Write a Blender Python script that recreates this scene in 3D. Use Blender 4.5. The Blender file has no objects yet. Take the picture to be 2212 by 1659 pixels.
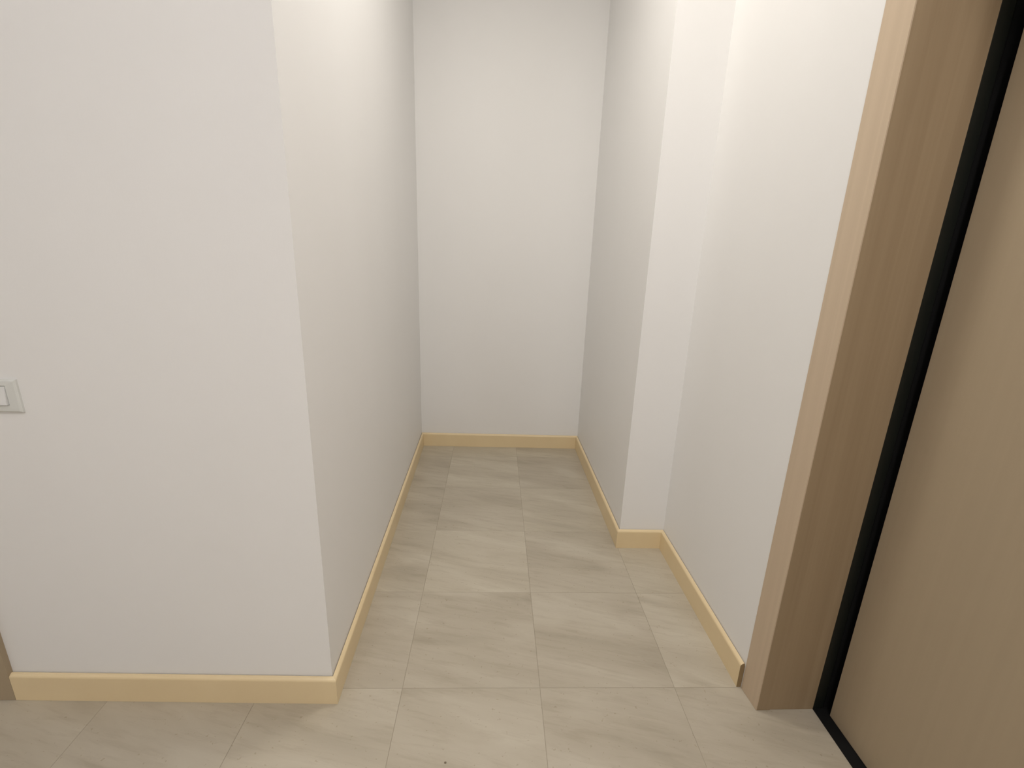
import bpy, bmesh, math, random
from mathutils import Matrix, Vector
random.seed(4)

# ---------------------------------------------------------------- camera
S = 1.389                      # camera height in metres (floor tiles are 45 cm)
F_PX, YAW, PITCH, ROLL = 1022.15, 0.0356, 0.2783, 0.0338
scene = bpy.context.scene
C = scene.collection
cd = bpy.data.cameras.new('camera'); cam = bpy.data.objects.new('camera', cd); C.objects.link(cam)
cd.sensor_width = 36.0; cd.lens = F_PX / 2212 * 36.0; cd.clip_start = 0.02
fwd = Vector((math.sin(YAW)*math.cos(PITCH), math.cos(YAW)*math.cos(PITCH), -math.sin(PITCH)))
right = Vector((math.cos(YAW), -math.sin(YAW), 0)); up = right.cross(fwd)
r2 = right*math.cos(ROLL) + up*math.sin(ROLL); u2 = -right*math.sin(ROLL) + up*math.cos(ROLL)
m = Matrix((( r2.x, u2.x, -fwd.x, 0), (r2.y, u2.y, -fwd.y, 0), (r2.z, u2.z, -fwd.z, S), (0, 0, 0, 1)))
cam.matrix_world = m
scene.camera = cam

# ---------------------------------------------------------------- world, exposure, lamp settings
w = bpy.data.worlds.new('world'); scene.world = w; w.use_nodes = True
w.node_tree.nodes['Background'].inputs[0].default_value = (0.8, 0.9, 1.0, 1)
w.node_tree.nodes['Background'].inputs[1].default_value = 0.05
vs = scene.view_settings
vs.view_transform = 'Standard'; vs.look = 'None'; vs.gamma = 1; vs.use_curve_mapping = False
vs.exposure = 0.08
LAMPS = [  # x, y, strength, colour, label
    (-0.05, 1.57, 84, (1.0, 0.945, 0.87), 'round frosted disc lamp on the ceiling over the mouth of the recess'),
    (0.50, -0.40, 145, (1.0, 0.965, 0.955), 'round frosted fill lamp added on the hallway ceiling near the entrance door'),  # unseen lamp, added to brighten the unstepped side of the recess
    (-1.2, -0.80, 62, (1.0, 0.965, 0.955), 'round frosted fill lamp added on the hallway ceiling facing the second door'),  # also unseen, added to brighten the stepped side
]
CEIL = 3.10

# ---------------------------------------------------------------- materials
def mat(name, rough=0.6, spec=0.3):
    mt = bpy.data.materials.new(name); mt.use_nodes = True
    nt = mt.node_tree; b = nt.nodes['Principled BSDF']
    b.inputs['Roughness'].default_value = rough
    b.inputs['Specular IOR Level'].default_value = spec
    return mt, nt, b
def node(nt, t, **kw):
    n = nt.nodes.new(t)
    for k, v in kw.items(): setattr(n, k, v)
    return n
def ramp(nt, stops):
    r = node(nt, 'ShaderNodeValToRGB'); e = r.color_ramp.elements
    while len(e) < len(stops): e.new(0.5)
    for el, (p, c) in zip(e, stops): el.position = p; el.color = (*c, 1)
    return r
def noise(nt, vec, scale, detail=3, rough=0.5, dist=0.0):
    n = node(nt, 'ShaderNodeTexNoise'); n.inputs['Scale'].default_value = scale
    n.inputs['Detail'].default_value = detail; n.inputs['Roughness'].default_value = rough
    n.inputs['Distortion'].default_value = dist
    nt.links.new(vec, n.inputs['Vector']); return n
def mapping(nt, vec, scale=(1,1,1), rot=(0,0,0)):
    n = node(nt, 'ShaderNodeMapping'); n.inputs['Scale'].default_value = scale; n.inputs['Rotation'].default_value = rot
    nt.links.new(vec, n.inputs['Vector']); return n.outputs[0]
def bump(nt, b, height, strength, dist=0.002):
    n = node(nt, 'ShaderNodeBump'); n.inputs['Strength'].default_value = strength; n.inputs['Distance'].default_value = dist
    nt.links.new(height, n.inputs['Height']); nt.links.new(n.outputs[0], b.inputs['Normal'])
def mix(nt, fac, a, bcol, mode='MIX'):
    n = node(nt, 'ShaderNodeMix', data_type='RGBA', blend_type=mode)
    if isinstance(fac, float): n.inputs[0].default_value = fac
    else: nt.links.new(fac, n.inputs[0])
    for s, v in ((n.inputs[6], a), (n.inputs[7], bcol)):
        if isinstance(v, tuple): s.default_value = (*v, 1)
        else: nt.links.new(v, s)
    return n.outputs[2]

def wall_paint():
    mt, nt, b = mat('wall_paint', 0.55, 0.25)
    g = node(nt, 'ShaderNodeNewGeometry').outputs['Position']
    n1 = noise(nt, mapping(nt, g, (1, 1, 0.35)), 2.2, 2)
    r = ramp(nt, [(0.3, (0.872, 0.864, 0.850)), (0.7, (0.888, 0.881, 0.868))])
    nt.links.new(n1.outputs[0], r.inputs[0]); nt.links.new(r.outputs[0], b.inputs['Base Color'])
    n2 = noise(nt, mapping(nt, g, (1, 1, 0.3)), 190, 2, 0.6)
    bump(nt, b, n2.outputs[0], 0.10, 0.001)
    return mt
def stone_tile():
    mt, nt, b = mat('cream_stone_tile', 0.42, 0.4)
    tc = node(nt, 'ShaderNodeTexCoord').outputs['Object']
    oi = node(nt, 'ShaderNodeObjectInfo')
    ml = node(nt, 'ShaderNodeVectorMath', operation='MULTIPLY_ADD')
    cx = node(nt, 'ShaderNodeCombineXYZ')
    for i in range(3): nt.links.new(oi.outputs['Random'], cx.inputs[i])
    ml.inputs[1].default_value = (37.0, 53.0, 19.0)
    nt.links.new(cx.outputs[0], ml.inputs[0]); nt.links.new(tc, ml.inputs[2])
    v = mapping(nt, ml.outputs[0], (1, 1, 1), (0, 0, math.radians(14)))
    st = noise(nt, mapping(nt, v, (1.5, 6.0, 1)), 1.2, 5, 0.55, 0.7)     # long soft veins
    r = ramp(nt, [(0.30, (0.43, 0.385, 0.305)), (0.45, (0.492, 0.444, 0.355)), (0.55, (0.522, 0.474, 0.384)), (0.70, (0.57, 0.525, 0.432))])
    nt.links.new(st.outputs[0], r.inputs[0])
    fine = noise(nt, mapping(nt, v, (2.2, 16, 1)), 3.0, 6, 0.65, 0.3)
    rf = ramp(nt, [(0.33, (0.84, 0.82, 0.79)), (0.5, (1, 1, 1))])
    nt.links.new(fine.outputs[0], rf.inputs[0])
    c1 = mix(nt, 0.55, r.outputs[0], rf.outputs[0], 'MULTIPLY')
    tone = ramp(nt, [(0.0, (0.93, 0.915, 0.90)), (1.0, (1.04, 1.035, 1.02))])
    nt.links.new(oi.outputs['Random'], tone.inputs[0])
    c2 = mix(nt, 1.0, c1, tone.outputs[0], 'MULTIPLY')
    sp = noise(nt, ml.outputs[0], 90, 2, 0.5)
    rs = ramp(nt, [(0.27, (0.80, 0.76, 0.70)), (0.32, (1, 1, 1))])
    nt.links.new(sp.outputs[0], rs.inputs[0])
    c3 = mix(nt, 0.8, c2, rs.outputs[0], 'MULTIPLY')
    nt.links.new(c3, b.inputs['Base Color'])
    bump(nt, b, fine.outputs[0], 0.05, 0.001)
    return mt
def cream_base():
    mt, nt, b = mat('cream_marble_baseboard', 0.33, 0.45)
    g = node(nt, 'ShaderNodeNewGeometry').outputs['Position']
    n1 = noise(nt, g, 3.0, 4, 0.6, 0.5)
    r = ramp(nt, [(0.3, (0.80, 0.64, 0.39)), (0.7, (0.84, 0.685, 0.43))])
    nt.links.new(n1.outputs[0], r.inputs[0]); nt.links.new(r.outputs[0], b.inputs['Base Color'])
    return mt
def wood(name, c0, c1, rough=0.5):
    mt, nt, b = mat(name, rough, 0.3)
    g = node(nt, 'ShaderNodeNewGeometry').outputs['Position']
    n1 = noise(nt, mapping(nt, g, (1, 1, 0.02)), 42, 4, 0.6, 0.4)
    r = ramp(nt, [(0.35, c0), (0.65, c1)])
    nt.links.new(n1.outputs[0], r.inputs[0]); nt.links.new(r.outputs[0], b.inputs['Base Color'])
    n2 = noise(nt, mapping(nt, g, (1, 1, 0.05)), 160, 3)
    bump(nt, b, n2.outputs[0], 0.06, 0.001)
    return mt
def plain(name, col, rough=0.5, spec=0.3, var=0.04):
    mt, nt, b = mat(name, rough, spec)
    g = node(nt, 'ShaderNodeNewGeometry').outputs['Position']
    n1 = noise(nt, g, 14, 3)
    r = ramp(nt, [(0.3, tuple(c*(1-var) for c in col)), (0.7, tuple(min(1, c*(1+var)) for c in col))])
    nt.links.new(n1.outputs[0], r.inputs[0]); nt.links.new(r.outputs[0], b.inputs['Base Color'])
    return mt
def glow(name, col, strength):
    mt, nt, b = mat(name, 0.4, 0.3)
    b.inputs['Base Color'].default_value = (0.9, 0.9, 0.88, 1)
    b.inputs['Emission Color'].default_value = (*col, 1); b.inputs['Emission Strength'].default_value = strength
    return mt
M = dict(wall=wall_paint(), tile=stone_tile(), base=cream_base(),
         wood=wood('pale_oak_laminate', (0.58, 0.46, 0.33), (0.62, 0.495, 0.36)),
         jamb=wood('oak_laminate_jamb', (0.335, 0.246, 0.150), (0.375, 0.28, 0.174)),  # oak in a darker tone than the casing
         door=wood('beige_door_laminate', (0.415, 0.333, 0.228), (0.427, 0.343, 0.235), 0.55),
         black=plain('black_painted_steel', (0.010, 0.012, 0.010), 0.38, 0.4),
         rubber=plain('black_rubber', (0.006, 0.006, 0.006), 0.7, 0.2),
         grout=plain('beige_grout', (0.40, 0.35, 0.275), 0.9, 0.1),
         ceiling=plain('white_ceiling_paint', (0.88, 0.875, 0.865), 0.8, 0.1, 0.005),
         plastic=plain('white_switch_plastic', (0.74, 0.75, 0.72), 0.3, 0.4, 0.01),
         rocker=plain('bright_white_plastic', (0.80, 0.80, 0.79), 0.25, 0.45, 0.01),
         white=plain('white_enamel', (0.8, 0.8, 0.8), 0.3, 0.4, 0.01),
         raw=plain('raw_brown_biscuit', (0.30, 0.215, 0.115), 0.9, 0.1),
         crumb=plain('dark_grit', (0.20, 0.16, 0.115), 0.9, 0.1))

# ---------------------------------------------------------------- helpers
def link(name, bm, mt, parent=None, smooth=False):
    bmesh.ops.recalc_face_normals(bm, faces=bm.faces)
    me = bpy.data.meshes.new(name); bm.to_mesh(me); bm.free()
    if smooth:
        for p in me.polygons: p.use_smooth = True
    me.materials.append(mt)
    o = bpy.data.objects.new(name, me); C.objects.link(o); o.parent = parent
    return o
def prism_bm(poly, z0, z1, bm=None):
    bm = bm or bmesh.new()
    lo = [bm.verts.new((x, y, z0)) for x, y in poly]; hi = [bm.verts.new((x, y, z1)) for x, y in poly]
    bm.faces.new(lo[::-1]); bm.faces.new(hi)
    n = len(poly)
    for i in range(n): bm.faces.new((lo[i], lo[(i+1) % n], hi[(i+1) % n], hi[i]))
    return bm
def box(x0, x1, y0, y1, z0, z1, bm=None, bevel=0.0):
    bm = prism_bm([(x0, y0), (x1, y0), (x1, y1), (x0, y1)], z0, z1, bm)
    if bevel: bmesh.ops.bevel(bm, geom=bm.edges[:], offset=bevel, segments=2, profile=0.6, affect='EDGES')
    return bm
def struct(o, label=None, cat=None):
    o['kind'] = 'structure'
    if label: o['label'] = label
    if cat: o['category'] = cat
    return o
def empty(name, loc=(0, 0, 0)):
    o = bpy.data.objects.new(name, None); C.objects.link(o); o.location = loc; o.empty_display_size = 0.1
    return o
def tag(o, label, cat, group=None):
    o['label'] = label; o['category'] = cat
    if group: o['group'] = group
    return o

# ---------------------------------------------------------------- wall lines (metres)
P = [(-1.456, 1.190), (-0.486, 1.178), (-0.524, 3.196), (0.6036, 3.194), (0.620, 2.0036), (0.834, 2.0036), (0.8465, 1.2225)]
XL, YB, XR = -2.75, -1.75, 0.860        # the hallway behind and beside the camera
DX0, DX1 = -2.40, -1.536                # opening of the second door, in the front wall
DY0, DY1 = 0.17, 1.1425                 # opening of the entrance door, in the right wall
HEAD = 2.28
T = 0.12
# floor: a bed of grout and one object for each tile
floor = struct(link('floor', box(XL-T, 1.30, YB-T, 3.40, -0.06, -0.0012), M['grout']), 'beige grouted floor bed under the cream stone tiles', 'floor')
TH, W = 0.0056, 0.45
bm = box(-0.2243, 0.2243, -0.2243, 0.2243, -0.010, 0.0)
bmesh.ops.bevel(bm, geom=[e for e in bm.edges if all(v.co.z > -0.001 for v in e.verts)], offset=0.0006, segments=1, affect='EDGES')
first = None
for j in range(-7, 5):
    for i in range(-6, 3):
        u = -0.2735 + W*i + W/2; v = 1.2203 + W*j + W/2
        if first is None:
            o = first = link('floor_tile', bm, M['tile'])
        else:
            o = first.copy(); C.objects.link(o)
        o.location = (math.cos(TH)*u - math.sin(TH)*v, math.sin(TH)*u + math.cos(TH)*v, random.uniform(-0.0004, 0.0))
        o.rotation_euler = (0, 0, TH + (math.pi if random.random() < 0.35 else 0))
        o.parent = floor
struct(link('ceiling', box(XL-T, 1.30, YB-T, 3.40, CEIL, CEIL+0.12), M['ceiling']), 'flat white painted ceiling over hallway and recess', 'ceiling')

# walls, mitred at the corners that show
def off(p, dx, dy): return (p[0]+dx, p[1]+dy)
struct(link('wall_front', prism_bm([P[1], P[0], (DX1-0.0, 1.191), (DX1-0.0, 1.191+T), off(P[1], -T, T)], 0, CEIL), M['wall']),
       'plain off-white hallway wall that carries the light switch', 'wall')
struct(link('wall_front_head', prism_bm([(DX1, 1.191), (DX0, 1.200), (DX0, 1.200+T), (DX1, 1.191+T)], HEAD, CEIL), M['wall']),
       'strip of off-white wall above the second door', 'wall')
struct(link('wall_front_end', prism_bm([(DX0, 1.200), (XL, 1.204), (XL, 1.204+T), (DX0, 1.200+T)], 0, CEIL), M['wall']),
       'off-white wall beyond the second door at the hallway end', 'wall')
struct(link('wall_left', prism_bm([P[1], off(P[1], -T, T), off(P[2], -T, T), P[2]], 0, CEIL), M['wall']),
       'smooth white side wall of the recess with no step', 'wall')
struct(link('wall_back', prism_bm([P[2], off(P[2], -T, T), off(P[3], T, T), P[3]], 0, CEIL), M['wall']),
       'shaded white end wall at the back of the recess', 'wall')
struct(link('wall_right_far', prism_bm([P[3], off(P[3], T, T), (0.96, 3.314), (0.96, 2.0036), P[5], P[4]], 0, CEIL), M['wall']),
       'boxed-out white wall with a square step deep in the recess', 'wall')
struct(link('wall_right', prism_bm([P[5], (0.96, 2.0036), (1.20, 2.0036), (1.20, 1.2225), P[6]], 0, CEIL), M['wall']),
       'white side wall between the square step and the entrance door', 'wall')
struct(link('wall_right_head', prism_bm([(0.8465, 1.2225), (1.20, 1.2225), (1.20, DY0-0.08), (XR, DY0-0.08)], HEAD+0.08, CEIL), M['wall']),
       'strip of white wall above the entrance door', 'wall')
struct(link('wall_right_near', box(XR, 1.20, YB, DY0-0.08, 0, CEIL), M['wall']), 'white hallway wall on the near side of the entrance door', 'wall')
struct(link('wall_rear', box(XL-T, 1.20, YB-T, YB, 0, CEIL), M['wall']), 'white hallway wall facing the recess', 'wall')
struct(link('wall_hall_end', box(XL-T, XL, YB, 1.204+T, 0, CEIL), M['wall']), 'white wall closing the far end of the hallway', 'wall')

# baseboards: one swept moulding for each run of wall, mitred at the corners
PROF = [(0.0008, 0.0002), (0.0152, 0.0002), (0.0152, 0.0855), (0.0146, 0.0890), (0.0128, 0.0920), (0.0085, 0.0955), (0.0040, 0.0975), (0.0028, 0.0965), (0.0012, 0.0880), (0.0008, 0.0880)]
def offset_pts(pts, o):
    out = []
    n = len(pts)
    def nrm(a, b):
        dx, dy = b[0]-a[0], b[1]-a[1]; l = math.hypot(dx, dy); return (dy/l, -dx/l)
    for i in range(n):
        ns = []
        if i > 0: ns.append(nrm(pts[i-1], pts[i]))
        if i < n-1: ns.append(nrm(pts[i], pts[i+1]))
        if len(ns) == 1: out.append((pts[i][0]+ns[0][0]*o, pts[i][1]+ns[0][1]*o)); continue
        (a, b), (c, d) = ns; k = 1 + a*c + b*d
        out.append((pts[i][0]+(a+c)/k*o, pts[i][1]+(b+d)/k*o))
    return out
def run(pts, names):
    rings = [[(x, y, z) for (x, y), z in zip([offset_pts(pts, o)[i] for o, _ in PROF], [z for _, z in PROF])] for i in range(len(pts))]
    for i, (nm, lab) in enumerate(names):
        bm = bmesh.new()
        a = [bm.verts.new(p) for p in rings[i]]; b = [bm.verts.new(p) for p in rings[i+1]]
        n = len(a); bm.faces.new(a); bm.faces.new(b[::-1])
        for k in range(n): bm.faces.new((a[k], b[k], b[(k+1) % n], a[(k+1) % n]))
        o = struct(link(nm, bm, M['base']), lab, 'baseboard')
        if nm == 'baseboard_right':            # its free end is a raw, unglazed cut
            bm = bmesh.new(); d = Vector((0.0002, -0.0012, 0))
            a = [bm.verts.new(Vector(p)) for p in rings[i+1]]; b = [bm.verts.new(Vector(p)+d) for p in rings[i+1]]
            bm.faces.new(a); bm.faces.new(b[::-1])
            for k in range(n): bm.faces.new((a[k], b[k], b[(k+1) % n], a[(k+1) % n]))
            link('cut_end', bm, M['raw'], o)['label'] = 'brown raw cut end'
Q = list(P); Q[0] = (-1.4552, 1.190); Q[6] = (0.8464, 1.2275)
run(Q, [('baseboard_front', 'cream baseboard below the wall with the light switch'),
        ('baseboard_left', 'long cream baseboard along the unstepped side of the recess'),
        ('baseboard_back', 'cream baseboard across the back of the recess'),
        ('baseboard_right_far', 'cream baseboard along the boxed-out wall deep in the recess'),
        ('baseboard_step', 'short cream baseboard across the face of the square step'),
        ('baseboard_right', 'cream baseboard from the square step to the entrance door frame')])
run([(XR, DY0-0.085), (XR, YB), (XL, YB), (XL, 1.204), (DX0-0.085, 1.2012)],
    [('baseboard_right_near', 'cream baseboard beside the near jamb of the entrance door'),
     ('baseboard_rear', 'cream baseboard below the hallway wall facing the recess'),
     ('baseboard_hall_end', 'cream baseboard closing the far end of the hallway'),
     ('baseboard_front_end', 'cream baseboard beyond the second door')])

# ---------------------------------------------------------------- entrance door in the right wall
door = struct(empty('door_1', (1.0, 0.66, 0)), 'beige entrance door in a pale oak frame with black steel edge', 'door')
def part(name, bm, mt, parent, smooth=False, label=None):
    o = link(name, bm, mt, None, smooth)
    o.parent = parent; o.matrix_parent_inverse = Matrix.Translation(-Vector(parent.location))
    if label: o['label'] = label
    return o
JX = 1.0405                                    # where oak lining meets black steel
FX = 1.0775                                    # face of the door leaf
AX0, AX1 = 0.8455, 0.8530                      # casing face: leans in very slightly towards the opening
casing = prism_bm([(AX0, 1.2222), (AX1, 1.1425), (AX1+0.003, 1.1425), (AX0+0.02, 1.2222)], 0.0005, HEAD+0.078)
part('architrave', casing, M['wood'], door, label='pale oak casing strip that catches the light')
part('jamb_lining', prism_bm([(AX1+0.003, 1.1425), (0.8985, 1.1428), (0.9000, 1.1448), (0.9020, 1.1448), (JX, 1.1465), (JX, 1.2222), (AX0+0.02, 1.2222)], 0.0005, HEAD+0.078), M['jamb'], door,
     label='darker oak lining of the door reveal')
part('architrave', prism_bm([(AX0+0.008, DY0), (AX0+0.008, DY0-0.08), (AX0+0.028, DY0-0.08), (AX0+0.028, DY0)], 0.0005, HEAD+0.078), M['wood'], door)
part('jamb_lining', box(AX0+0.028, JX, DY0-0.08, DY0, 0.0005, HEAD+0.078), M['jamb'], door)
part('architrave', box(AX1, AX1+0.02, DY0, DY1, HEAD-0.002, HEAD+0.078), M['wood'], door)
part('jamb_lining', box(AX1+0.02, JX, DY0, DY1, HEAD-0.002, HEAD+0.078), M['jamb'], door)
bm = box(JX, 1.0735, 1.1465, 1.2222, 0.0005, HEAD+0.078, bevel=0.0018)
part('steel_frame', bm, M['black'], door, label='black painted steel frame of the entrance door')
part('steel_frame', box(JX, 1.0735, DY0-0.08, DY0, 0.0005, HEAD+0.078, bevel=0.0018), M['black'], door)
part('steel_frame', box(JX, 1.0735, DY0, 1.1465, HEAD-0.002, HEAD+0.078, bevel=0.0018), M['black'], door)
part('seal', box(1.0735, 1.19, 1.150, 1.2222, 0.0005, HEAD+0.078), M['rubber'], door)
part('seal', box(1.0735, 1.19, DY0-0.08, DY0-0.01, 0.0005, HEAD+0.078), M['rubber'], door)
part('threshold', prism_bm([(JX+0.0005, DY0), (1.19, DY0), (1.19, 1.1498), (1.0737, 1.1498), (1.0737, 1.1464), (JX+0.0005, 1.1464)], 0.0003, 0.004), M['rubber'], door, label='flat black threshold strip under the door leaf')
leaf = part('door_leaf', box(FX, 1.145, DY0+0.004, 1.1205, 0.006, HEAD-0.006, bevel=0.002), M['door'], door, label='flat beige door leaf')
part('outer_shell', box(1.19, 1.20, DY0-0.08, 1.2222, 0.0005, HEAD+0.078), M['black'], door)

# ---------------------------------------------------------------- second door, in the front wall beyond the switch
door2 = struct(empty('door_2', (-1.97, 1.2, 0)), 'pale oak door and casing beside the light switch', 'door')
yc = 1.1745
def dpart(name, bm, mt): return part(name, bm, mt, door2)
dpart('architrave', prism_bm([(DX1, yc), (-1.4560, yc), (-1.4560, 1.1898), (DX1, 1.1908)], 0.0005, HEAD+0.07), M['door'])
dpart('architrave', prism_bm([(DX0-0.08, yc+0.008), (DX0, yc+0.008), (DX0, 1.1995), (DX0-0.08, 1.2005)], 0.0005, HEAD+0.07), M['door'])
dpart('architrave', prism_bm([(DX0, yc+0.004), (DX1, yc), (DX1, 1.190), (DX0, 1.1990)], HEAD-0.01, HEAD+0.07), M['door'])
dpart('door_leaf', box(DX0+0.0005, DX1-0.0005, 1.1995, 1.2395, 0.006, HEAD-0.01), M['door'])
hd = bmesh.new()
bmesh.ops.create_cone(hd, cap_ends=True, segments=20, radius1=0.024, radius2=0.024, depth=0.008, matrix=Matrix.Translation((DX0+0.07, 1.1955, 1.02)) @ Matrix.Rotation(math.pi/2, 4, 'X'))
bmesh.ops.create_cone(hd, cap_ends=True, segments=16, radius1=0.009, radius2=0.009, depth=0.05, matrix=Matrix.Translation((DX0+0.07, 1.168, 1.02)) @ Matrix.Rotation(math.pi/2, 4, 'X'))
bmesh.ops.create_cone(hd, cap_ends=True, segments=16, radius1=0.009, radius2=0.007, depth=0.12, matrix=Matrix.Translation((DX0+0.12, 1.145, 1.02)) @ Matrix.Rotation(math.pi/2, 4, 'Y'))
dpart('handle', hd, M['white'])

# ---------------------------------------------------------------- light switch on the front wall
def wall_y(x): return P[0][1] + (x - P[0][0]) / (P[1][0] - P[0][0]) * (P[1][1] - P[0][1])
PX0, PX1, PZ0, PZ1 = -1.333, -1.211, 0.944, 1.031
yw = wall_y(-1.27)
sw = tag(empty('light_switch', (-1.272, yw, (PZ0+PZ1)/2)), 'white plastic light switch plate on the plain off-white wall', 'light switch')
bm = bmesh.new()                               # plate as a frame with an opening
ox = (PX0, PX1, PZ0, PZ1); ix = (PX0+0.027, PX1-0.027, PZ0+0.020, PZ1-0.017)
def ring(r, y, ins=0.0): return [bm.verts.new((x, y, z)) for x, z in ((r[0]+ins, r[2]+ins), (r[1]-ins, r[2]+ins), (r[1]-ins, r[3]-ins), (r[0]+ins, r[3]-ins))]
rr = [ring(ox, yw+0.0015), ring(ox, yw-0.006), ring(ox, yw-0.0095, 0.004), ring(ix, yw-0.0105, -0.002), ring(ix, yw-0.0085), ring(ix, yw+0.0015)]
for a, b in zip(rr, rr[1:]):
    for k in range(4): bm.faces.new((a[k], a[(k+1) % 4], b[(k+1) % 4], b[k]))
part('plate', bm, M['plastic'], sw)
mw = (ix[1]-ix[0])/3
for k in range(3):
    x0 = ix[0]+k*mw+0.0006; x1 = ix[0]+(k+1)*mw-0.0006
    bm = bmesh.new()
    z0, z1 = ix[2]+0.0008, ix[3]-0.0008
    vs_ = [(x0, yw, z0), (x1, yw, z0), (x1, yw, z1), (x0, yw, z1), (x0, yw-0.0150, z0), (x1, yw-0.0150, z0), (x1, yw-0.0098, z1), (x0, yw-0.0098, z1)]
    v = [bm.verts.new(p) for p in vs_]
    for f in ((0,1,2,3), (4,5,6,7), (0,1,5,4), (1,2,6,5), (2,3,7,6), (3,0,4,7)): bm.faces.new([v[q] for q in f])
    bmesh.ops.bevel(bm, geom=bm.edges[:], offset=0.0007, segments=2, affect='EDGES')
    part('rocker', bm, M['rocker'], sw)
part('back_box', box(ix[0]+0.0002, ix[1]-0.0002, yw-0.002, yw+0.001, ix[2]+0.0002, ix[3]-0.0002), M['black'], sw)

# ---------------------------------------------------------------- ceiling lamps (out of the frame; the two hallway ones are added to brighten the walls)
for x, y, strength, col, lab in LAMPS:
    n = 40
    t = tag(empty('ceiling_lamp', (x, y, CEIL)), lab, 'ceiling lamp')
    bm = bmesh.new()
    bmesh.ops.create_cone(bm, cap_ends=True, segments=n, radius1=0.135, radius2=0.14, depth=0.03, matrix=Matrix.Translation((x, y, CEIL-0.0155)))
    part('base', bm, M['white'], t)
    bm = bmesh.new()
    rings_ = []
    for a in range(8):
        ang = a/8*math.pi/2
        rings_.append([bm.verts.new((x+0.128*math.cos(ang)*math.cos(2*math.pi*q/n), y+0.128*math.cos(ang)*math.sin(2*math.pi*q/n), CEIL-0.031-0.018*math.sin(ang))) for q in range(n)])
    tip = bm.verts.new((x, y, CEIL-0.049))
    for a, b in zip(rings_, rings_[1:]):
        for q in range(n): bm.faces.new((a[q], a[(q+1) % n], b[(q+1) % n], b[q]))
    for q in range(n): bm.faces.new((rings_[-1][q], rings_[-1][(q+1) % n], tip))
    part('glass_disc', bm, glow('frosted_glass_glow', col, strength), t, True)

# ---------------------------------------------------------------- a speck of grit on the floor
bm = bmesh.new()
bmesh.ops.create_icosphere(bm, subdivisions=2, radius=0.0026)
for v in bm.verts:
    k = 1 + 0.25*math.sin(v.co.x*1900+1) * math.cos(v.co.y*1500)
    v.co = Vector((v.co.x*k*1.2, v.co.y*k, max(v.co.z*0.5, -0.0012)))
gr = link('grit', bm, M['crumb'], None, True)
gr.location = (-0.1157, 0.9853, 0.0012)
tag(gr, 'tiny dark speck of grit lying on a cream floor tile', 'grit')
